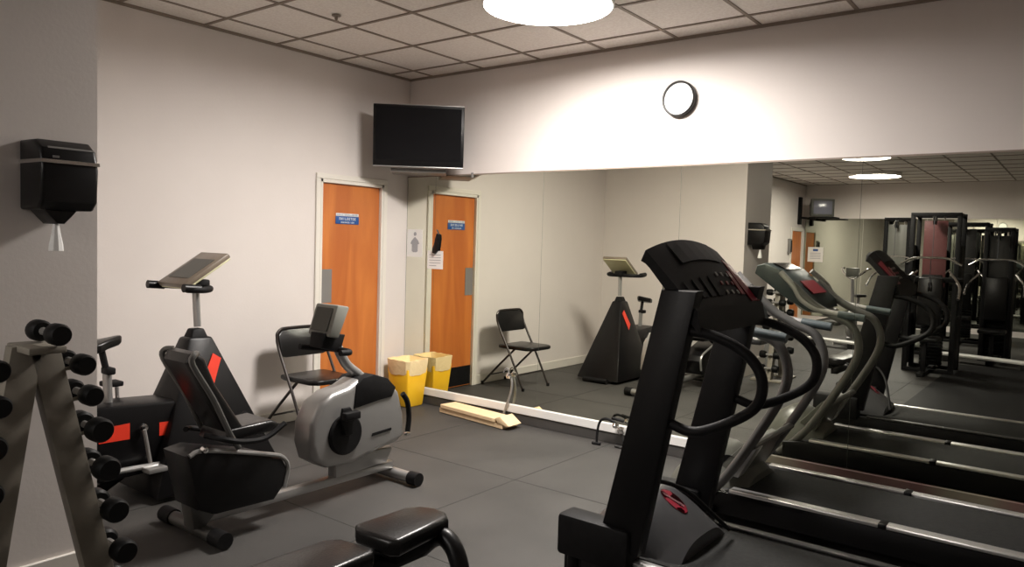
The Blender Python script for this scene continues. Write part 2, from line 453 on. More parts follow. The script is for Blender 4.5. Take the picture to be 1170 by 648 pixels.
# ------------------------------------------------------------------ paper towel dispenser on the partition
dp = thing('towel_dispenser', 'black paper towel dispenser on the dark wall end with white paper hanging', 'dispenser', (PX, -3.875, 1.46))
y0, y1 = -3.945, -3.745
bm = B(); add_prism(bm, [(PX, 1.60), (PX+.17, 1.60), (PX+.205, 1.63), (PX+.215, 1.76), (PX+.19, 1.83), (PX+.14, 1.862), (PX, 1.865)], 'y', y0, y1, .014, 3); obj('cover', bm, 'black', dp)
bm = B(); add_prism(bm, [(PX+.001,1.775),(PX+.216,1.772),(PX+.214,1.785),(PX+.001,1.789)], 'y', y0-.002, y1+.002); obj('chrome_band', bm, 'chrome', dp)
bm = B(); add_prism(bm, [(PX+.10,1.828),(PX+.192,1.828),(PX+.188,1.835),(PX+.10,1.836)], 'y', y0+.03, y1-.01); obj('top_band', bm, 'grey', dp)
bm = B(); add_prism(bm, [(-3.92,1.60),(-3.805,1.60),(-3.825,1.575),(-3.85,1.548),(-3.875,1.548),(-3.90,1.575)], 'x', PX+.03, PX+.17, .006); obj('chute', bm, 'black', dp)
bm = B(); add_lathe(bm, [(0, 1.55), (.010, 1.55), (.014, 1.52), (.024, 1.47), (.026, 1.445), (.018, 1.45), (.0, 1.47)], (PX+.12, -3.862, 0), 'z', 9); obj('paper_tail', bm, 'paper', dp, label='white paper towel end')
bm = B(); add_box(bm, (PX, -3.905, 1.792), (PX+.213, -3.885, 1.80)); obj('lock_slot', bm, 'grey', dp)

# ------------------------------------------------------------------ yellow bin
bn = thing('waste_bin', 'yellow plastic waste bin with a pale liner folded over its rim in the corner', 'bin', (.20, -.185, 0))
def frust(bm, cx, cy, z0, w0, d0, z1, w1, d1, bev):
    c = [(cx-w0/2,cy-d0/2,z0),(cx+w0/2,cy-d0/2,z0),(cx+w0/2,cy+d0/2,z0),(cx-w0/2,cy+d0/2,z0),
         (cx-w1/2,cy-d1/2,z1),(cx+w1/2,cy-d1/2,z1),(cx+w1/2,cy+d1/2,z1),(cx-w1/2,cy+d1/2,z1)]
    add_hull8(bm, c, bev)
bm = B(); frust(bm, .225, -.175, 0, .215, .20, .36, .275, .265, .015); obj('bin_body', bm, 'yellow', bn)
bm = B()
# liner: open folded collar, slightly irregular
def ring(z, w, d, j=.0, n=28):
    pts = []
    for k in range(n):
        a = 2*math.pi*k/n; c, s = math.cos(a), math.sin(a)
        m_ = max(abs(c), abs(s))**.85
        pts.append(V((.225 + c/m_*w/2*.91 + random.uniform(-j, j), -.175 + s/m_*d/2*.91 + random.uniform(-j, j), z + random.uniform(-j, j)*1.5)))
    return pts
rings = [ring(.30, .305, .292, .004), ring(.335, .318, .305, .004), ring(.40, .335, .322, .003), ring(.435, .34, .325, .004), ring(.437, .318, .304, .003), ring(.38, .29, .28, .004), ring(.34, .26, .25, .006)]
vv = [[bm.verts.new(p) for p in r] for r in rings]
for a, b in zip(vv, vv[1:]):
    for k in range(28): bm.faces.new((a[k], a[(k+1) % 28], b[(k+1) % 28], b[k]))
bm.faces.new(vv[-1])
obj('bin_liner', bm, 'cream', bn)

# ------------------------------------------------------------------ flattened cardboard and odds beside the mirror
cb = thing('cardboard_box', 'flattened tan cardboard box lying on the floor against the mirror', 'box', (1.0, -.17, 0))
rz = R('Z', -7)
bm = B(); add_box(bm, (.66, -.24, .004), (1.46, -.055, .045), .004, 1, rot=rz); obj('lower_flap', bm, 'card', cb)
bm = B(); add_box(bm, (.68, -.245, .047), (1.38, -.065, .08), .004, 1, rot=rz); obj('upper_flap', bm, 'card', cb)
bm = B(); add_prism(bm, [(1.40,.05),(1.50,.03),(1.52,.04),(1.42,.105),(1.37,.085)], 'y', -.29, -.12, .003); obj('open_end', bm, 'card', cb)
pr = thing('bent_rod', 'thin silver bent rod with a knob leaning on the mirror behind the cardboard', 'rod', (1.28, -.045, 0))
tube([(1.27,-.07,.0),(1.30,-.06,.12),(1.335,-.045,.24),(1.34,-.03,.33),(1.32,-.022,.39)], .010, 'shaft', 'silver', pr, sm=4)
bm = B(); add_lathe(bm, [(0,.028),(.02,.02),(.028,0),(.02,-.02),(0,-.028)], (1.315, -.045, .40), 'z', 14); obj('knob', bm, 'chrome', pr)
tube([(1.315,-.045,.42),(1.30,-.045,.46),(1.275,-.05,.45),(1.262,-.05,.42)], .006, 'hook', 'grey', pr, sm=4)
ca = thing('cable_attachment', 'black looped pull handle with a chrome joint standing at the mirror trim', 'handle', (2.35, -.12, 0))
tube([(2.255,-.13,.012),(2.25,-.12,.09),(2.262,-.11,.17),(2.30,-.105,.205),(2.36,-.10,.20),(2.41,-.10,.175)], .010, 'loop', 'matte', ca, sm=4)
tube([(2.22,-.14,.011),(2.29,-.135,.011)], .011, 'hand_grip', 'matte', ca)
tube([(2.36,-.08,.215),(2.45,-.075,.205)], .011, 'cross_pin', 'matte', ca)
bm = B()
add_lathe(bm, [(0,.026),(.02,.018),(.026,0),(.02,-.018),(0,-.026)], (2.40, -.105, .17), 'z', 14)
add_lathe(bm, [(0,.03),(.024,.02),(.03,0),(.024,-.02),(0,-.03)], (2.45, -.11, .14), 'z', 14)
obj('chrome_joint', bm, 'chrome', ca)
tube([(2.40,-.10,.012),(2.50,-.105,.012),(2.47,-.11,.07),(2.45,-.11,.14)], .012, 'lower_arm', 'darkgrey', ca, sm=3)

# ------------------------------------------------------------------ folding chair
ch = thing('folding_chair', 'black padded metal folding chair standing against the wall beside the orange door', 'chair', (.30, -1.37, 0))
yl, yr = -1.595, -1.145
r_ = .0115
for y, s in ((yl, -1), (yr, 1)):
    tube([(.225,y,.77),(.25,y,.66),(.43,y,.34),(.60,y,.012)], r_, 'front_leg', 'chairmetal', ch, sm=3)
    tube([(.50,y*1+s*-.02,.42),(.30,y+s*-.015,.25),(.02,y+s*-.01,.012)] if False else [(.46,y-s*.025,.425),(.24,y-s*.025,.22),(.03,y-s*.025,.012)], r_, 'rear_leg', 'chairmetal', ch)
tube([(.225,yl,.77),(.222,yl+.03,.80),(.22,yl+.09,.812),(.22,yr-.09,.812),(.222,yr-.03,.80),(.225,yr,.77)], r_, 'back_frame', 'chairmetal', ch, sm=4)
bm = B(); add_prism(bm, [(yl+.012,.60),(yl+.012,.76),(yl+.04,.795),(yl+.1,.805),(yr-.1,.805),(yr-.04,.795),(yr-.012,.76),(yr-.012,.60),(yr-.05,.59),(yl+.05,.59)], 'x', -.016, .016, .008)
for v in bm.verts: v.co.x += .238 + (.70-v.co.z)*.28
obj('backrest', bm, 'vinyl', ch)
bm = B(); add_prism(bm, [(.24,yl+.03),(.24,yr-.03),(.30,yr-.012),(.60,yr-.02),(.66,yr-.06),(.675,yr-.12),(.675,yl+.12),(.66,yl+.06),(.60,yl+.02),(.30,yl+.012)], 'z', .415, .455, .014, 3); obj('seat', bm, 'vinyl', ch)
tube([(.52,yl,.16),(.52,yr,.16)], .008, 'front_brace', 'chairmetal', ch)
tube([(.135,yl+.025,.115),(.135,yr-.025,.115)], .008, 'rear_brace', 'chairmetal', ch)
for x, y in ((.60,yl),(.60,yr),(.03,yl+.025),(.03,yr-.025)):
    bm = B(); add_tube(bm, [(x,y,0),(x,y,.03)], .016); obj('foot_cap', bm, 'matte', ch)

# ------------------------------------------------------------------ upright exercise bike with the tall pyramid shroud
ub = thing('upright_bike', 'black upright exercise bike with pyramid shroud, red stickers and tilted tall console', 'exercise bike', (.88, -2.6, 0))
cx = .87
bm = B()
c8 = [(cx-.27,-3.0,.03),(cx+.27,-3.0,.03),(cx+.27,-2.16,.03),(cx-.27,-2.16,.03),(cx-.06,-2.70,.90),(cx+.06,-2.70,.90),(cx+.06,-2.55,.90),(cx-.06,-2.55,.90)]
add_hull8(bm, c8, .015); obj('tower_shroud', bm, 'black', ub)
bm = B(); add_prism(bm, [(-3.30,.19),(-3.29,.55),(-3.25,.575),(-2.80,.55),(-2.60,.53),(-2.6,.16),(-3.24,.15)], 'x', cx-.12, cx+.13, .02); obj('body_shroud', bm, 'black', ub)
bm = B(); add_prism(bm, [(-3.25,.375),(-3.25,.455),(-3.085,.462),(-3.085,.372)], 'x', cx+.1295, cx+.1325); obj('red_sticker', bm, 'red', ub)
bm = B(); add_prism(bm, [(-2.917,.36),(-2.917,.437),(-2.80,.43),(-2.80,.352)], 'x', cx+.1295, cx+.1325); obj('red_sticker', bm, 'red', ub)
# diagonal red stripe lying on the sloping tower face
def tower_face(y, z):      # point on the +x face of the pyramid
    t = (z-.03)/.87; return V((cx+.27-.21*t+.004, y, z))
bm = B()
q = [tower_face(-2.655,.635), tower_face(-2.60,.575), tower_face(-2.515,.765), tower_face(-2.565,.80)]
q2 = [p+V((.004,0,.001)) for p in q]
add_hull8(bm, q+q2); obj('red_stripe', bm, 'red', ub)
bm = B()   # sticker on the body's far side, seen in the mirror between tower and seat
add_prism(bm, [(-3.20,.375),(-3.20,.455),(-3.05,.455),(-3.05,.375)], 'x', cx-.1325, cx-.1205); obj('side_sticker', bm, 'red', ub)
bm = B(); add_hull8(bm, [V((cx-.055,-2.69,.87)),V((cx+.055,-2.69,.87)),V((cx+.055,-2.56,.87)),V((cx-.055,-2.56,.87)),V((cx-.035,-2.66,.95)),V((cx+.035,-2.66,.95)),V((cx+.035,-2.59,.95)),V((cx-.035,-2.59,.95))], .008); obj('tower_collar', bm, 'matte', ub)
tube([(cx,-2.615,.96),(cx-.01,-2.625,1.22)], .022, 'console_post', 'silver', ub)
bm = B()   # handlebar, a U pointing towards the rider
add_tube(bm, [(cx-.21,-2.80,1.215),(cx-.21,-2.70,1.205),(cx-.13,-2.61,1.20),(cx,-2.60,1.20),(cx+.13,-2.61,1.20),(cx+.21,-2.70,1.20),(cx+.21,-2.80,1.205)], .020, 12, 5); obj('handlebar', bm, 'matte', ub)
for s, nme in ((-.21, 'grip'), (.21, 'grip')): tube([(cx+s,-2.82,1.214),(cx+s*.98,-2.72,1.206)], .025, nme, 'black', ub, seg=12)
bm = B()
rot = R('X', 33)
add_box(bm, (cx-.17,-2.80,1.295), (cx+.14,-2.46,1.325), .006, rot=rot); o = obj('console_board', bm, 'board', ub)
bm = B(); add_box(bm, (cx-.165,-2.795,1.282), (cx+.135,-2.465,1.2945), .004, rot=rot, piv=(cx-.015,-2.63,1.31)); obj('console_back', bm, 'boardback', ub, label='pale yellowish console back')
bm = B(); add_box(bm, (cx-.13,-2.74,1.3255), (cx+.10,-2.54,1.328), 0, rot=rot, piv=(cx-.015,-2.63,1.31)); obj('console_screen', bm, 'bezel', ub)
bm = B(); add_box(bm, (cx-.05,-2.68,1.20), (cx+.05,-2.56,1.25), .01); obj('console_clamp', bm, 'matte', ub)
tube([(cx,-3.14,.50),(cx,-3.15,.74)], .024, 'seat_post', 'silver', ub, seg=12)
tube([(cx,-3.15,.73),(cx,-3.18,.87)], .018, 'seat_stem', 'matte', ub)
bm = B(); add_box(bm, (cx-.025,-3.175,.73), (cx+.06,-3.125,.77), .01); obj('adjust_knob', bm, 'matte', ub)
bm = B(); add_prism(bm, [(-3.28,cx-.08),(-3.295,cx),(-3.28,cx+.08),(-3.22,cx+.09),(-3.16,cx+.05),(-3.09,cx+.025),(-3.07,cx),(-3.09,cx-.025),(-3.16,cx-.05),(-3.22,cx-.09)], 'z', .875, .93, .016, 3)
for v in bm.verts: v.co = V((v.co.y, v.co.x, v.co.z + (v.co.x+3.15)*.2))
obj('saddle', bm, 'vinyl', ub)
# crank and pedals
bm = B(); add_lathe(bm, [(0,.02),(.022,.016),(.024,0)], (cx+.15,-3.02,.428), 'x', 14); obj('crank_hub', bm, 'chrome', ub)
bm = B(); add_tube(bm, [(cx+.165,-3.02,.42),(cx+.165,-2.985,.22)], .011); obj('crank_arm', bm, 'grey', ub)
bm = B(); add_box(bm, (cx+.17,-3.04,.185), (cx+.26,-2.93,.212), .006); obj('pedal', bm, 'silver', ub)
bm = B(); add_tube(bm, [(cx-.145,-3.02,.42),(cx-.145,-3.03,.62)], .011); obj('crank_arm', bm, 'grey', ub)
bm = B(); add_box(bm, (cx-.24,-3.09,.62), (cx-.14,-2.99,.65), .008); obj('pedal', bm, 'matte', ub)
tube([(cx+.17,-3.19,.215),(cx+.17,-2.78,.20)], .016, 'base_rail', 'silver', ub)
tube([(cx-.26,-3.24,.035),(cx+.26,-3.24,.035)], .035, 'rear_foot', 'matte', ub, seg=14)
tube([(cx,-3.24,.05),(cx,-3.0,.18)], .03, 'rear_strut', 'matte', ub)
tube([(cx-.15,-2.13,.03),(cx+.15,-2.13,.03)], .03, 'front_roller', 'matte', ub, seg=14)

# ------------------------------------------------------------------ recumbent bike
rb = thing('recumbent_bike', 'silver and black recumbent exercise bike with bucket seat on the open floor', 'exercise bike', (1.72, -2.4, 0))
bm = B(); add_prism(bm, [(-2.195,.655),(-2.12,.69),(-2.02,.70),(-1.88,.66),(-1.79,.575),(-1.745,.43),(-1.735,.29),(-1.80,.255),(-1.95,.235),(-2.147,.195),(-2.34,.205),(-2.43,.26),(-2.462,.36),(-2.455,.48),(-2.40,.585),(-2.31,.635)], 'x', 1.62, 1.80, .035, 4); obj('flywheel_shroud', bm, 'silver', rb)
bm = B(); add_prism(bm, [(-2.162,.525),(-2.145,.66),(-2.10,.70),(-2.01,.712),(-1.90,.675),(-1.83,.61),(-1.862,.555),(-1.95,.55)], 'x', 1.612, 1.808, .006); obj('shroud_inset', bm, 'matte', rb)
bm = B(); add_lathe(bm, [(0,.0),(.11,.0),(.12,-.01),(.12,-.03)], (1.822,-2.225,.385), 'x', 28); obj('crank_cover', bm, 'matte', rb)
bm = B(); add_prism(bm, [(-2.255,.39),(-2.20,.385),(-2.185,.50),(-2.22,.55),(-2.275,.55),(-2.285,.50)], 'x', 1.823, 1.845, .006); obj('crank_arm', bm, 'matte', rb)
bm = B(); add_box(bm, (1.845,-2.29,.485), (1.89,-2.18,.53), .008); obj('pedal', bm, 'matte', rb)
bm = B(); add_prism(bm, [(-2.255,.39),(-2.20,.385),(-2.20,.24),(-2.255,.24)], 'x', 1.585, 1.62, .004); obj('crank_arm', bm, 'matte', rb)
bm = B(); add_box(bm, (1.48,-2.30,.235), (1.58,-2.16,.275), .008); obj('pedal', bm, 'matte', rb)
tube([(1.80,-1.765,.56),(1.80,-1.722,.50),(1.80,-1.705,.40),(1.80,-1.715,.31)], .017, 'lift_handle', 'matte', rb, sm=4)
bm = B(); add_box(bm, (1.785,-1.735,.285), (1.815,-1.70,.302), .004); obj('handle_tip', bm, 'chrome', rb)
bm = B(); add_prism(bm, [(-2.02,.335),(-2.01,.352),(-1.86,.36),(-1.86,.345)], 'x', 1.799, 1.806); obj('badge', bm, 'matte', rb)
bm = B(); add_tube(bm, [(1.71,-1.97,.64),(1.71,-2.06,.71),(1.71,-2.15,.78),(1.71,-2.225,.90)], .030, 12, 4); obj('console_neck', bm, 'silver', rb)
bm = B(); add_prism(bm, [(-2.365,.985),(-2.375,.90),(-2.24,.865),(-2.205,.965)], 'x', 1.65, 1.77, .01); obj('console_bracket', bm, 'matte', rb)
bm = B(); add_hull8(bm, [V((1.60,-2.35,.965)),V((1.80,-2.35,.965)),V((1.80,-2.28,.95)),V((1.60,-2.28,.95)),V((1.60,-2.29,1.145)),V((1.80,-2.29,1.145)),V((1.80,-2.20,1.13)),V((1.60,-2.20,1.13))], .012); obj('console', bm, 'greengrey', rb)
bm = B(); add_hull8(bm, [V((1.63,-2.350,.995)),V((1.77,-2.350,.995)),V((1.77,-2.338,.99)),V((1.63,-2.338,.99)),V((1.63,-2.303,1.125)),V((1.77,-2.303,1.125)),V((1.77,-2.29,1.12)),V((1.63,-2.29,1.12))]); obj('console_screen', bm, 'bezel', rb)
bm = B(); add_tube(bm, [(1.60,-2.40,.895),(1.61,-2.33,.885),(1.66,-2.27,.88),(1.74,-2.25,.88),(1.84,-2.25,.88),(1.89,-2.28,.88),(1.90,-2.35,.885)], .017, 12, 5); obj('handlebar', bm, 'matte', rb)
# beam and feet
bm = B(); add_box(bm, (1.69,-3.06,.075), (1.75,-1.78,.125), .01); obj('main_beam', bm, 'silver', rb)
tube([(1.50,-1.775,.045),(1.93,-1.775,.045)], .034, 'front_foot', 'silver', rb, seg=14)
for x in (1.455, 1.895): tube([(x,-1.775,.045),(x+.075,-1.775,.045)], .042, 'foot_cap', 'matte', rb, seg=14)
tube([(1.44,-3.08,.045),(1.90,-3.08,.045)], .034, 'rear_foot', 'tube', rb, seg=14)
for x in (1.38, 1.86): tube([(x,-3.08,.045),(x+.10,-3.08,.045)], .042, 'foot_cap', 'matte', rb, seg=14)
bm = B(); add_prism(bm, [(-1.85,.13),(-1.80,.22),(-2.25,.24),(-2.25,.12)], 'x', 1.68, 1.76, .01); obj('shroud_mount', bm, 'silver', rb)
# seat carriage shroud
bm = B(); add_prism(bm, [(-3.235,.475),(-3.15,.49),(-2.80,.395),(-2.70,.355),(-2.67,.30),(-2.685,.215),(-2.75,.145),(-3.08,.155),(-3.17,.20)], 'x', 1.64, 1.88, .02); obj('carriage_shroud', bm, 'black', rb)
bm = B(); add_tube(bm, [(1.875,-3.22,.475),(1.875,-3.14,.487),(1.875,-2.80,.40),(1.875,-2.70,.362),(1.875,-2.668,.30),(1.875,-2.69,.20)], .012, 8, 4); obj('shroud_edge_trim', bm, 'silver', rb)
bm = B(); add_prism(bm, [(-3.2,.46),(-3.12,.47),(-3.02,.13),(-3.08,.07),(-3.14,.07)], 'x', 1.68, 1.78, .01); obj('seat_support', bm, 'tube', rb)
# seat
bm = B(); add_prism(bm, [(-3.04,.50),(-2.74,.515),(-2.72,.55),(-2.77,.575),(-3.02,.565)], 'x', 1.63, 1.88, .02, 3); obj('seat_pad', bm, 'vinyl', rb)
bm = B(); add_prism(bm, [(-3.235,.92),(-3.215,.96),(-3.175,.965),(-3.135,.93),(-3.08,.80),(-2.93,.57),(-2.96,.52),(-3.01,.53),(-3.12,.71)], 'x', 1.64, 1.87, .025, 3); obj('back_pad', bm, 'vinyl', rb)
for x in (1.62, 1.89): tube([(x,-2.97,.47),(x,-3.02,.55),(x,-3.11,.735),(x,-3.215,.91),(x,-3.21,.955),(x-(.03 if x > 1.7 else -.03),-3.18,.96)], .015, 'seat_frame', 'tube', rb, sm=4)
for x in (1.58, 1.93): tube([(x*.5+1.74*.5,-3.12,.55),(x,-3.05,.53),(x,-2.95,.505),(x,-2.84,.505),(x,-2.73,.56)], .014, 'side_handle', 'matte', rb, sm=4)
bm = B(); add_lathe(bm, [(0,.02),(.014,.015),(.017,0),(.014,-.015)], (1.90,-3.16,.50), 'x', 14); obj('adjust_bolt', bm, 'chrome', rb)

# ------------------------------------------------------------------ weight bench
wb = thing('weight_bench', 'black padded weight bench with a bent steel leg, low at the frame bottom', 'bench', (3.2, -3.4, 0))
bm = B(); add_prism(bm, [(3.075,-3.235),(3.085,-2.99),(3.12,-2.935),(3.18,-2.91),(3.24,-2.915),(3.285,-2.95),(3.315,-3.235),(3.285,-3.262),(3.11,-3.262)], 'z', .40, .465, .018, 3)
obj('seat_pad', bm, 'vinyl', wb)
bm = B(); add_prism(bm, [(3.03,-4.1),(3.05,-3.36),(3.085,-3.31),(3.24,-3.285),(3.27,-3.32),(3.29,-4.1)], 'z', .37, .435, .018, 3); obj('back_pad', bm, 'vinyl', wb)
put((3.145,-4.05,.30), (3.21,-2.98,.36), 'spine', 'matte', wb, .006)
bm = B(); add_box(bm, (3.10,-3.20,.345), (3.26,-3.02,.402), .006); obj('seat_bracket', bm, 'matte', wb)
bm = B(); add_tube(bm, [(3.19,-3.0,.33),(3.25,-2.985,.385),(3.31,-2.98,.39),(3.37,-2.985,.33),(3.405,-2.99,.2),(3.42,-3.0,.03)], .036, 12, 5); obj('bent_leg', bm, 'black', wb)
bm = B(); add_tube(bm, [(3.17,-3.9,.33),(3.17,-3.98,.03)], .03, 12); obj('rear_leg', bm, 'black', wb)
tube([(3.0,-3.98,.03),(3.38,-3.98,.03)], .03, 'rear_foot', 'matte', wb)
tube([(3.20,-3.0,.03),(3.52,-3.0,.03)], .03, 'front_foot', 'matte', wb)

# ------------------------------------------------------------------ dumbbell rack and its dumbbells
dr = thing('dumbbell_rack', 'beige A shaped upright dumbbell rack before the dark wall end', 'rack', (2.17, -3.98, 0))
def leg_prof(yt, yb, w=.10):
    return [(yt-w/2,1.12),(yt+w/2,1.12),(yb+w/2,.02),(yb-w/2,.02)]
bm = B(); add_prism(bm, leg_prof(-3.995,-3.755), 'x', 2.235, 2.295, .004); obj('leg', bm, 'rack', dr)
bm = B(); add_prism(bm, leg_prof(-4.045,-4.215), 'x', 2.235, 2.295, .004); obj('leg', bm, 'rack', dr)
put((2.20,-4.08,1.10), (2.40,-3.96,1.125), 'top_plate', 'rack', dr, .006)
for y in (-3.755, -4.215): put((2.06,y-.06,0), (2.42,y+.06,.025), 'foot_plate', 'rack', dr, .005)
right = [(-3.922,1.044),(-3.895,.928),(-3.866,.796),(-3.841,.646),(-3.81,.482),(-3.778,.317),(-3.745,.16)]
left = [(-4.112,1.051),(-4.108,.93),(-4.129,.794),(-4.14,.64),(-4.161,.497),(-4.19,.33)]
def dumbbell(x, y, z, r, label):
    t = thing('dumbbell', label, 'dumbbell', (x, y, z), 'dumbbells on the upright rack')
    hl = .07
    for s in (-1, 1):
        bm = B(); a = x+s*.045; b = x+s*(.045+hl)
        add_lathe(bm, [(0, a-x), (r*.8, a-x), (r, a-x+s*.012), (r, b-x-s*.015), (r*.82, b-x), (0, b-x)], (x, y, z), 'x', 20); obj('head', bm, 'iron', t)
    tube([(x-.065,y,z),(x+.065,y,z)], .014, 'handle', 'grey', t)
    return t
order = ['topmost', 'second from the top', 'third from the top', 'fourth from the top', 'fifth from the top', 'sixth from the top', 'lowest']
rads = [.036, .044, .050, .052, .054, .056, .058]
small = dumbbell(2.265, right[0][0]+.035, right[0][1], .038, 'black dumbbell on the rack leg beside the upright bike, topmost of its column')
big = dumbbell(2.265, right[3][0]+.035, right[3][1], .045, 'black dumbbell on the rack leg beside the upright bike, fourth from the top')
for i, (y, z) in enumerate(right):
    if i in (0, 3): continue
    dup(small if i < 2 else big, (2.265, y+.035, z), 'black dumbbell on the rack leg beside the upright bike, %s' % order[i])
for i, (y, z) in enumerate(left):
    dup(small if i < 2 else big, (2.265, y-.045, z), 'black dumbbell on the rack leg cut by the frame edge, %s' % order[i])
tpd = dup(small, (2.33, -3.995, 1.167), 'black dumbbell lying on the very top plate of the upright rack')
# hooks that carry the dumbbells
for (y, z), s_ in [(p, 1) for p in right] + [(p, -1) for p in left]:
    yy = y + (.035 if s_ > 0 else -.045)
    bm = B(); add_tube(bm, [(2.265, yy-s_*.07, z-.03), (2.265, yy-s_*.02, z-.022), (2.265, yy+s_*.012, z-.021), (2.265, yy+s_*.026, z-.004)], .007, 6, 2)
    obj('hook', bm, 'rack', dr)

# ------------------------------------------------------------------ black treadmill
t1 = thing('treadmill', 'large black treadmill with a dark red console end and chrome deck rail', 'treadmill', (4.3, -1.85, 0))
yn, yf = -2.185, -1.50
bm = B(); add_prism(bm, [(3.45,.06),(3.45,.16),(3.62,.185),(5.35,.185),(5.38,.06)], 'y', yn-.03, yf+.03, .006); obj('deck_frame', bm, 'black', t1)
put((3.66,-2.13,.18), (5.33,-1.555,.197), 'running_belt', 'belt', t1, .005)
bm = B(); add_box(bm, (3.64,yn-.028,.187), (5.36,yn+.028,.205), .006); obj('side_rail', bm, 'rail', t1)
bm = B(); add_box(bm, (3.76,yf-.02,.187), (5.36,yf+.028,.203), .006); obj('side_rail', bm, 'darkgrey', t1)
# hood: dome of stepped cross sections
def hood(bm, x0, x1, y0, y1, z0, zt, n=9, m=14):
    rows = []
    for i in range(n+1):
        u = i/n; x = x0+(x1-x0)*u
        h = (math.sin(math.pi*min(1, .12+u*.62*1.0+.0)) ** .8)*(1-.45*max(0, u-.5)*1.6)
        row = []
        for j in range(m+1):
            v = -1+2*j/m
            yy = (y0+y1)/2+(y1-y0)/2*v
            zz = z0+(zt-z0)*h*(1-abs(v)**3.2*.75)
            row.append(bm.verts.new((x, yy, zz)))
        rows.append(row)
    for a, b in zip(rows, rows[1:]):
        for j in range(m): bm.faces.new((a[j], b[j], b[j+1], a[j+1]))
    # close down to z0
    bot = []
    for row in (rows[0], rows[-1]): bot.append([bm.verts.new((v.co.x, v.co.y, z0)) for v in row])
    for j in range(m):
        bm.faces.new((bot[0][j], rows[0][j], rows[0][j+1], bot[0][j+1])); bm.faces.new((rows[-1][j], bot[1][j], bot[1][j+1], rows[-1][j+1]))
    for side in (0, m):
        col = [r[side] for r in rows]; lo = [bm.verts.new((v.co.x, v.co.y, z0)) for v in col]
        for i in range(n):
            f = (col[i], lo[i], lo[i+1], col[i+1]); bm.faces.new(f if side == 0 else f[::-1])
    bmesh.ops.remove_doubles(bm, verts=bm.verts, dist=1e-5)
    bmesh.ops.recalc_face_normals(bm, faces=bm.faces)
bm = B(); hood(bm, 3.36, 3.86, -2.13, -1.56, .10, .43); hd = obj('motor_hood', bm, 'hood1', t1)
for y in (yn-.01, yf+.01):
    bm = B(); add_box(bm, (3.345,y-.065,.16), (3.70,y+.065,.345), .02); obj('upright_base', bm, 'matte', t1)
    bm = B(); add_prism(bm, [(3.535,.24),(3.735,.24),(3.945,1.36),(3.79,1.36)], 'y', y-.038, y+.038, .012); obj('upright', bm, 'black', t1)
    bm = B(); add_tube(bm, [(3.40,y,.0),(3.40,y,.16)], .03, 12); obj('levelling_foot', bm, 'matte', t1)
    bm = B(); add_tube(bm, [(3.78,y,.83),(3.84,y,.815),(3.95,y,.80),(4.10,y,.87),(4.185,y,.94),(4.205,y,1.02),(4.18,y,1.09),(4.11,y,1.15),(4.0,y,1.19),(3.90,y,1.20)], .021, 12, 5); obj('handrail', bm, 'matte', t1)
put((3.35,-2.20,.05), (3.46,-1.47,.16), 'front_beam', 'matte', t1, .01)
# console: slab following an inclined profile, with an arched top edge
bm = B()
cy = -1.85; hw = .37
N = 16
def cz(x):  # top surface height along x
    return 1.515 if x < 3.71 else 1.515-(x-3.71)*1.0
rows_t = []; rows_b = []
xs = [3.69, 3.71, 3.76, 3.81, 3.87, 3.92, 3.945]
for x in xs:
    rt, rb_ = [], []
    for j in range(N+1):
        v = -1+2*j/N
        arch = .05*(1-v*v) if x < 3.80 else .05*(1-v*v)*max(0, (3.94-x)/.14)
        back = -.03*(1-v*v) if x < 3.7 else 0
        w = hw*(1-.03*abs(x-3.8))
        z = (1.50 if x == xs[0] else cz(x))+arch
        if abs(v) > .95 and x < 3.7: z -= .03
        rt.append(bm.verts.new((x+back, cy+w*v, z)))
        rb_.append(bm.verts.new((x+back+.02, cy+w*v, (1.46 if x == xs[0] else max(1.19, cz(x)-.07-(x-3.69)*.12)))))
    rows_t.append(rt); rows_b.append(rb_)
for R_, flip in ((rows_t, 0), (rows_b, 1)):
    for a, b in zip(R_, R_[1:]):
        for j in range(N):
            f = (a[j], b[j], b[j+1], a[j+1]); bm.faces.new(f[::-1] if flip else f)
for j in range(N):
    bm.faces.new((rows_t[0][j], rows_t[0][j+1], rows_b[0][j+1], rows_b[0][j])); bm.faces.new((rows_t[-1][j+1], rows_t[-1][j], rows_b[-1][j], rows_b[-1][j+1]))
for i in range(len(xs)-1):
    bm.faces.new((rows_t[i][0], rows_b[i][0], rows_b[i+1][0], rows_t[i+1][0])); bm.faces.new((rows_t[i+1][N], rows_b[i+1][N], rows_b[i][N], rows_t[i][N]))
bmesh.ops.recalc_face_normals(bm, faces=bm.faces)
cons = obj('console', bm, 'matte', t1)
def on_console(bm, x0, x1, y0, y1, lift=.004, th=.003):
    q = [V((x, y, cz(x)+lift+(.05*(1-((y-cy)/hw)**2) if x < 3.80 else .05*(1-((y-cy)/hw)**2)*max(0, (3.94-x)/.14)))) for x, y in ((x0,y0),(x1,y0),(x1,y1),(x0,y1))]
    add_hull8(bm, q+[p+V((.002,0,th)) for p in q])
def cpart(name, m, rects, par=cons, **k):
    bm = B()
    for r in rects: on_console(bm, *r, **k)
    return obj(name, bm, m, par)
cpart('display_window', 'matte', [(3.72,3.80,-2.06+.084*k,-1.976+.084*k) for k in range(5)])
cpart('red_panel', 'darkred', [(3.78,3.935,-1.60,-1.50)])
cpart('red_key', 'darkred', [(3.83,3.91,-1.665,-1.625)])
for k in range(9): cpart('indicator_dot', ('grey','darkred','greengrey')[k % 3], [(3.84+.028*(k % 3), 3.851+.028*(k % 3), -1.82+.06*(k//3), -1.80+.06*(k//3))])
for k in range(4): cpart('button', 'matte', [(3.85,3.91,-2.16+.08*k,-2.11+.08*k)])
put((3.84,-2.20,1.185), (3.88,-1.48,1.22), 'crossbar', 'black', t1, .01)
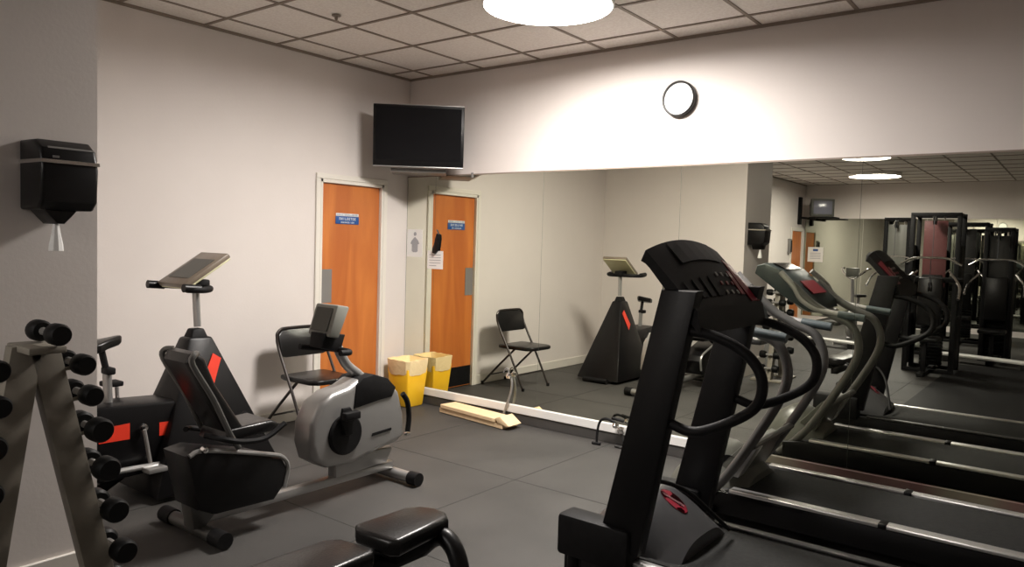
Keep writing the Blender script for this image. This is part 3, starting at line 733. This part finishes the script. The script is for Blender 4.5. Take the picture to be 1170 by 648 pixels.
bm = B(); add_tube(bm, [(3.90,-2.18,1.195),(3.935,-2.08,1.20),(3.94,-1.62,1.20),(3.90,-1.52,1.195)], .016, 10, 5); obj('pulse_bar', bm, 'darkgrey', t1)
tube([(3.67,-2.15,.52),(3.72,-2.05,.52),(3.80,-1.92,.46),(3.86,-1.78,.34),(3.90,-1.66,.24)], .010, 'sensor_cable', 'matte', t1, sm=4)
# logo: a red oval with a pale slanted stroke, lying on the hood
def on_hood(u, v):
    x0, x1, y0, y1, z0, zt = 3.36, 3.86, -2.13, -1.56, .10, .43
    h = (math.sin(math.pi*min(1, .12+u*.62)) ** .8)*(1-.45*max(0, u-.5)*1.6)
    return V((x0+(x1-x0)*u, (y0+y1)/2+(y1-y0)/2*v, z0+(zt-z0)*h*(1-abs(v)**3.2*.75)+.003))
bm = B(); ringv = [bm.verts.new(on_hood(.70+.13*math.cos(a), -.02+.17*math.sin(a))) for a in [2*math.pi*k/20 for k in range(20)]]; bm.faces.new(ringv)
bmesh.ops.solidify(bm, geom=bm.faces[:], thickness=.003); obj('oval_logo', bm, 'darkred', hd)
bm = B(); ringv = [bm.verts.new(on_hood(.70+p[0], -.02+p[1])+V((0,0,.003))) for p in [(-.10,-.06),(-.07,-.10),(.09,.06),(.07,.10)]]; bm.faces.new(ringv)
bmesh.ops.solidify(bm, geom=bm.faces[:], thickness=.002); obj('logo_stroke', bm, 'pink', hd)

t1.location = V((4.34, -1.94, 0))

# ------------------------------------------------------------------ grey tube treadmill next to the mirror
t2 = thing('treadmill', 'grey tube framed treadmill with curved side tubes between the mirror and the black treadmill', 'treadmill', (4.3, -.74, 0))
yn2, yf2 = -1.06, -.42
bm = B(); add_prism(bm, [(3.50,.06),(3.50,.16),(3.64,.185),(5.40,.185),(5.43,.06)], 'y', yn2-.03, yf2+.03, .006); obj('deck_frame', bm, 'black', t2)
put((3.68,-1.005,.18), (5.38,-.47,.197), 'running_belt', 'belt', t2, .005)
for y in (yn2, yf2):
    bm = B(); w_ = .036 if y == yn2 else .028; add_box(bm, (3.68,y-w_,.187), (4.44,y+w_,.208), .007); add_box(bm, (4.47,y-w_,.187), (5.40,y+w_,.208), .007); obj('side_rail', bm, 'rail', t2)
    put((4.436,y-.04,.185), (4.474,y+.04,.211), 'rail_joint', 'black', t2, .004)
bm = B(); add_box(bm, (3.42,yn2-.02,.17), (3.66,yn2+.02,.19), .005); obj('hood_glint', bm, 'chrome', t2)  # chrome strip drawn in place of the glint on the hood
bm = B(); hood(bm, 3.28, 3.74, -1.03, -.45, .08, .40); obj('motor_hood', bm, 'hood2', t2)
bm = B(); add_prism(bm, [(3.40,.10),(3.62,.10),(3.78,.44),(3.72,.46)], 'y', -.95, -.53, .01); obj('front_panel', bm, 'hood2', t2)
bm = B(); add_lathe(bm, [(0,.012),(.05,.010),(.06,0)], (3.62,-.955,.30), 'y', 20); obj('hood_cap', bm, 'matte', t2)
for y, yo in ((-1.10, -1.24), (-.43, -.42)):
    bm = B(); add_tube(bm, [(3.46,y,.06),(3.60,y,.20),(3.70,y,.33),(3.86,y,.60),(3.955,y,.80),(3.965,y,.93),(3.91,y,1.04),(3.80,y,1.09),(3.66,y,1.16),(3.50,y,1.30)], .027, 12, 5); obj('upright_tube', bm, 'tube', t2)
    bm = B(); add_tube(bm, [(3.42,y*.5+yo*.5,1.38),(3.52,yo,1.28),(3.58,yo,1.19),(3.69,yo,1.13),(3.85,yo,1.103),(3.93,yo,1.095)], .021, 12, 5); hb = obj('handlebar', bm, 'silver', t2)
    tube([(3.83,yo,1.106),(4.0,yo,1.09)], .0255, 'grip', 'teal', hb, seg=12)
    bm = B(); add_tube(bm, [(3.36,y,.05),(3.60,y,.07)], .03, 10); obj('foot', bm, 'matte', t2)
bm = B(); add_tube(bm, [(3.80,-1.10,.47),(3.80,-.43,.47)], .02, 10); obj('cross_tube', bm, 'tube', t2)
bm = B(); add_prism(bm, [(3.62,.26),(3.70,.26),(3.80,.44),(3.73,.46)], 'y', -1.02, -.92, .005); obj('side_plate', bm, 'silver', t2)
bm = B(); add_prism(bm, [(3.20,1.36),(3.215,1.42),(3.28,1.44),(3.40,1.39),(3.64,1.18),(3.66,1.12),(3.60,1.10),(3.42,1.20)], 'y', -1.08, -.50, .015); c2 = obj('console', bm, 't2body', t2)
bm = B(); add_prism(bm, [(3.30,1.438),(3.40,1.395),(3.403,1.40),(3.305,1.442)], 'y', -.98, -.60); obj('display_window', bm, 'screen', c2)
bm = B(); add_prism(bm, [(3.50,1.312),(3.60,1.225),(3.604,1.23),(3.504,1.317)], 'y', -.95, -.62); add_prism(bm, [(3.46,1.17),(3.60,1.099),(3.595,1.094),(3.45,1.166)], 'y', -.95, -.62); obj('red_strip', bm, 'darkred', c2)
for y in (-1.02, -.54):
    tube([(3.46,y,1.22),(3.55,y-.0,1.12),(3.70,y*.5-.38,1.10)], .014, 'console_strut', 'silver', t2, sm=3)
put((3.66,-1.09,1.02), (3.82,-.47,1.05), 'accessory_tray', 'tube', t2, .01)

# ------------------------------------------------------------------ the far half of the room, met only in the mirrors
ct = thing('tube_television', 'small old grey television on a wall arm above the far orange door', 'television', (.52, -11.95, 2.3))
rt = R('Z', -28)
pv = (.52, -11.95, 2.5)
bm = B(); add_box(bm, (.27,-11.99,2.32), (.75,-11.90,2.70), .015, rot=rt, piv=pv); obj('casing', bm, 'bezel', ct)
bm = B(); add_hull8(bm, [V(pv)+rt @ (V(p)-V(pv)) for p in [(.31,-12.28,2.38),(.71,-12.28,2.38),(.74,-11.99,2.33),(.28,-11.99,2.33),(.31,-12.28,2.6),(.71,-12.28,2.6),(.74,-11.99,2.69),(.28,-11.99,2.69)]], .01); obj('rear_casing', bm, 'bezel', ct)
bm = B(); add_box(bm, (.32,-11.90,2.375), (.70,-11.892,2.655), .003, rot=rt, piv=pv); obj('screen', bm, 'crt', ct)
wa = thing('tv_bracket', 'black wall arm and shelf carrying the small old television', 'bracket', (.2, -12.0, 2.2))
put((.25,-12.25,2.285), (.80,-11.90,2.315), 'shelf', 'matte', wa, .005)
put((.0,-12.05,2.15), (.06,-11.93,2.75), 'wall_plate', 'matte', wa, .005)
tube([(.05,-12.0,2.3),(.35,-12.05,2.27)], .025, 'arm', 'matte', wa)
n3 = thing('paper_notice', 'white paper notice with a blue heading on the far mirror beside the door', 'notice', (.30, YF+.01, 1.36))
put((.11,YF+.009,1.33), (.44,YF+.011,1.66), 'sheet', 'paper', n3)
bm = B(); add_box(bm, (.22,YF+.011,1.57), (.33,YF+.012,1.62)); obj('blue_heading', bm, 'blue', n3)
bm = B()
for z in (1.52, 1.48, 1.44, 1.40): add_box(bm, (.16,YF+.011,z), (.39,YF+.012,z+.012))
obj('printed_lines', bm, 'inkgrey', n3)
n4 = thing('wall_phone', 'small grey wall phone beside the far orange door', 'phone', (.02, -11.40, 1.5))
put((0,-11.46,1.50), (.05,-11.34,1.82), 'wall_phone_body', 'grey', n4, .008)
put((.05,-11.435,1.53), (.075,-11.395,1.79), 'handset', 'darkgrey', n4, .008)

def weight_machine(x0, x1, y0, y1, h, label, stack_m='redcurtain'):
    t = thing('weight_machine', label, 'weight machine', ((x0+x1)/2, (y0+y1)/2, 0))
    w = .03
    for x in (x0+w, x1-w):
        for y in (y0+w, y1-w):
            bm = B(); add_box(bm, (x-w,y-w,.04), (x+w,y+w,h-.04), .005); obj('post', bm, 'matte', t)
    bm = B(); add_box(bm, (x0,y0,h-.06), (x1,y0+2*w,h), .005); add_box(bm, (x0,y1-2*w,h-.06), (x1,y1,h), .005)
    add_box(bm, (x0,y0+2*w,h-.05), (x0+2*w,y1-2*w,h-.01)); add_box(bm, (x1-2*w,y0+2*w,h-.05), (x1,y1-2*w,h-.01)); obj('top_frame', bm, 'matte', t)
    bm = B(); add_box(bm, (x0,y0,0), (x1,y0+2*w,.05), .005); add_box(bm, (x0,y1-2*w,0), (x1,y1,.05), .005); add_box(bm, ((x0+x1)/2-w,y0+2*w,0), ((x0+x1)/2+w,y1-2*w,.05)); obj('base_frame', bm, 'matte', t)
    xm = (x0+x1)/2; ym = (y0+y1)/2
    bm = B()
    for k in range(14): add_box(bm, (xm-.13,ym-.06,.08+k*.045), (xm+.13,ym+.06,.08+k*.045+.038), .003, 1)
    obj('weight_stack', bm, 'iron', t)
    for xx in (x0+.004, x1-.016):
        bm = B(); add_box(bm, (xx, y0+.06, .06), (xx+.012, y1-.06, h-.5), .002); obj('dark_infill', bm, 'matte', t)  # dark panels added so the machines reflect as one dark mass
    for s in (-.08, .08): tube([(xm+s,ym,.05),(xm+s,ym,h-.05)], .012, 'guide_rod', 'chrome', t)
    bm = B(); add_box(bm, (xm-.16,y1-.065,.9), (xm+.16,y1-.055,h-.12), .002); obj('front_shield', bm, stack_m, t)
    bm = B(); add_lathe(bm, [(0,-.02),(.07,-.02),(.07,-.012),(.055,0),(.07,.012),(.07,.02),(0,.02)], (xm,y1+.06,h-.12), 'x', 20); obj('pulley', bm, 'darkgrey', t)
    tube([(xm,y1+.13,h-.12),(xm,y1+.14,1.5)], .005, 'cable', 'ink', t)
    tube([(xm-.35,y1+.14,1.42),(xm-.2,y1+.14,1.5),(xm,y1+.14,1.51),(xm+.2,y1+.14,1.5),(xm+.35,y1+.14,1.42)], .014, 'pull_bar', 'chrome', t, sm=3)
    put((xm-.17,y1+.10,.44), (xm+.17,y1+.45,.50), 'seat_pad', 'vinyl', t, .02)
    put((xm-.04,y1+.02,.0), (xm+.04,y1+.50,.05), 'seat_beam', 'matte', t, .005)
    put((xm-.03,y1+.24,.04), (xm+.03,y1+.30,.45), 'seat_post', 'matte', t, .005)
    put((xm-.14,y1+.02,.62), (xm+.14,y1+.09,1.25), 'back_pad', 'vinyl', t, .02)
    for s in (-1, 1):
        tube([(xm+s*.22,y1-.03,1.3),(xm+s*.34,y1+.15,1.15),(xm+s*.36,y1+.40,1.0)], .018, 'press_arm', 'chrome', t, sm=4)
    return t
weight_machine(2.93, 3.62, -8.6, -8.0, 2.20, 'tall black weight machine with a reddish shield, seen in the mirror', 'redcurtain')
weight_machine(3.92, 4.30, -8.55, -8.0, 1.98, 'black cable weight machine beside the reddish shield machine, seen in the mirror', 'darkgrey')
weight_machine(4.62, 5.2, -8.9, -8.3, 1.55, 'low black weight machine at the edge of the mirror reflection', 'darkgrey')
weight_machine(2.30, 2.72, -9.7, -9.25, 2.18, 'slim grey weight machine seen in the mirror behind the dark treadmill reflection', 'greengrey')

weight_machine(3.05, 3.75, -11.0, -10.4, 2.15, 'black weight machine added at the very back to darken the mirror behind the reddish shield machine', 'darkgrey')  # extra machine added to darken the bright gaps in the rear mirror
weight_machine(3.25, 3.85, -6.6, -6.05, 1.25, 'short black leg machine added to darken the mirror in front of the reddish shield machine', 'darkgrey')  # low machine added to darken the pale floor in the reflection
mt = B(); add_box(mt, (3.75, -7.2, 0.001), (5.6, -3.0, .012), .003, 1); tag(obj('darkening_mat', mt, 'matte'), 'large black mat added on the floor to darken its reflection past the treadmill belts', 'mat')  # black sheet added out of view to darken the reflected floor
eb = thing('exercise_bike', 'silver exercise bike with raised black handlebars, seen small in the mirror', 'exercise bike', (2.05, -8.5, 0))
tube([(1.85,-8.15,.04),(2.25,-8.15,.04)], .03, 'front_foot', 'silver', eb)
tube([(1.85,-9.0,.04),(2.25,-9.0,.04)], .03, 'rear_foot', 'silver', eb)
tube([(2.05,-8.15,.04),(2.05,-9.0,.04)], .028, 'base_tube', 'silver', eb)
bm = B(); add_lathe(bm, [(0,-.05),(.2,-.05),(.23,-.02),(.23,.02),(.2,.05),(0,.05)], (2.05,-8.38,.36), 'x', 28); obj('flywheel_cover', bm, 'silver', eb)
tube([(2.05,-8.45,.1),(2.05,-8.40,.7),(2.05,-8.32,1.12)], .028, 'front_post', 'silver', eb, sm=3)
tube([(2.05,-8.60,.08),(2.05,-8.80,.78)], .026, 'seat_post', 'silver', eb)
bm = B(); add_tube(bm, [(1.84,-8.62,1.29),(1.85,-8.45,1.28),(1.92,-8.33,1.2),(2.05,-8.30,1.12),(2.18,-8.33,1.2),(2.25,-8.45,1.28),(2.26,-8.62,1.29)], .016, 10, 4); obj('handlebar', bm, 'chrome', eb)
put((1.95,-8.34,1.15), (2.15,-8.28,1.30), 'console', 'bezel', eb, .01)
bm = B(); add_prism(bm, [(-8.93,1.95),(-8.93,2.15),(-8.82,2.15),(-8.70,2.08),(-8.66,2.05),(-8.70,2.02),(-8.82,1.95)], 'z', .79, .84, .012)
for v in bm.verts: v.co = V((v.co.y, v.co.x, v.co.z))
obj('saddle', bm, 'vinyl', eb)
def step(x0, y0, x1, y1, label, w=.36):
    d = (V((x1,y1))-V((x0,y0))).normalized(); n = V((-d.y, d.x))*w/2
    t = thing('step_platform', label, 'step platform', ((x0+x1)/2, (y0+y1)/2, 0), 'aerobic step platforms on the rear floor')
    a, b = V((x0,y0)), V((x1,y1))
    bm = B(); q = [a-n, b-n, b+n, a+n]; add_hull8(bm, [V((p.x,p.y,.09)) for p in q]+[V((p.x,p.y,.125)) for p in q], .008); obj('tread', bm, 'white', t)
    for f in (.12, .88):
        c = a+(b-a)*f; q = [c-n*.8-d*.07, c-n*.8+d*.07, c+n*.8+d*.07, c+n*.8-d*.07]
        bm = B(); add_hull8(bm, [V((p.x,p.y,0)) for p in q]+[V((p.x,p.y,.09)) for p in q], .006); obj('riser', bm, 'darkgrey', t)
step(1.50, -7.98, 2.36, -7.72, 'pale low step platform on the floor, seen in the mirror behind the treadmill handlebars', .2)
step(3.42, -7.60, 4.75, -7.25, 'pale low step platform before the weight machines, seen in the mirror', .22)

# ------------------------------------------------------------------ camera
Rc = [(0.790431, 0.611821, 0.029900),(0.055633, -0.023092, -0.998184),(-0.610019, 0.790659, -0.052290)]
P = V((5.1941, -5.0682, 1.5222))
cam = bpy.data.cameras.new('camera'); co = bpy.data.objects.new('camera', cam); C.objects.link(co)
m4 = Matrix(((Rc[0][0], -Rc[1][0], -Rc[2][0], P.x), (Rc[0][1], -Rc[1][1], -Rc[2][1], P.y), (Rc[0][2], -Rc[1][2], -Rc[2][2], P.z), (0, 0, 0, 1)))
co.matrix_world = m4
cam.sensor_width = 36; cam.lens = 856.28/1170*36; cam.clip_start = .05; cam.clip_end = 100
bpy.context.scene.camera = co

# ------------------------------------------------------------------ world and view
w = bpy.data.worlds.new('world'); bpy.context.scene.world = w; w.use_nodes = True
w.node_tree.nodes['Background'].inputs[0].default_value = (.5, .5, .5, 1)
w.node_tree.nodes['Background'].inputs[1].default_value = 0.0
sc = bpy.context.scene
sc.view_settings.view_transform = 'Standard'
sc.view_settings.look = 'None'
sc.view_settings.exposure = 0.88
sc.view_settings.gamma = 1
sc.view_settings.use_curve_mapping = False
sc.cycles.max_bounces = 10; sc.cycles.diffuse_bounces = 4; sc.cycles.glossy_bounces = 6
sc.cycles.sample_clamp_indirect = 6.0
sc.cycles.use_denoising = True
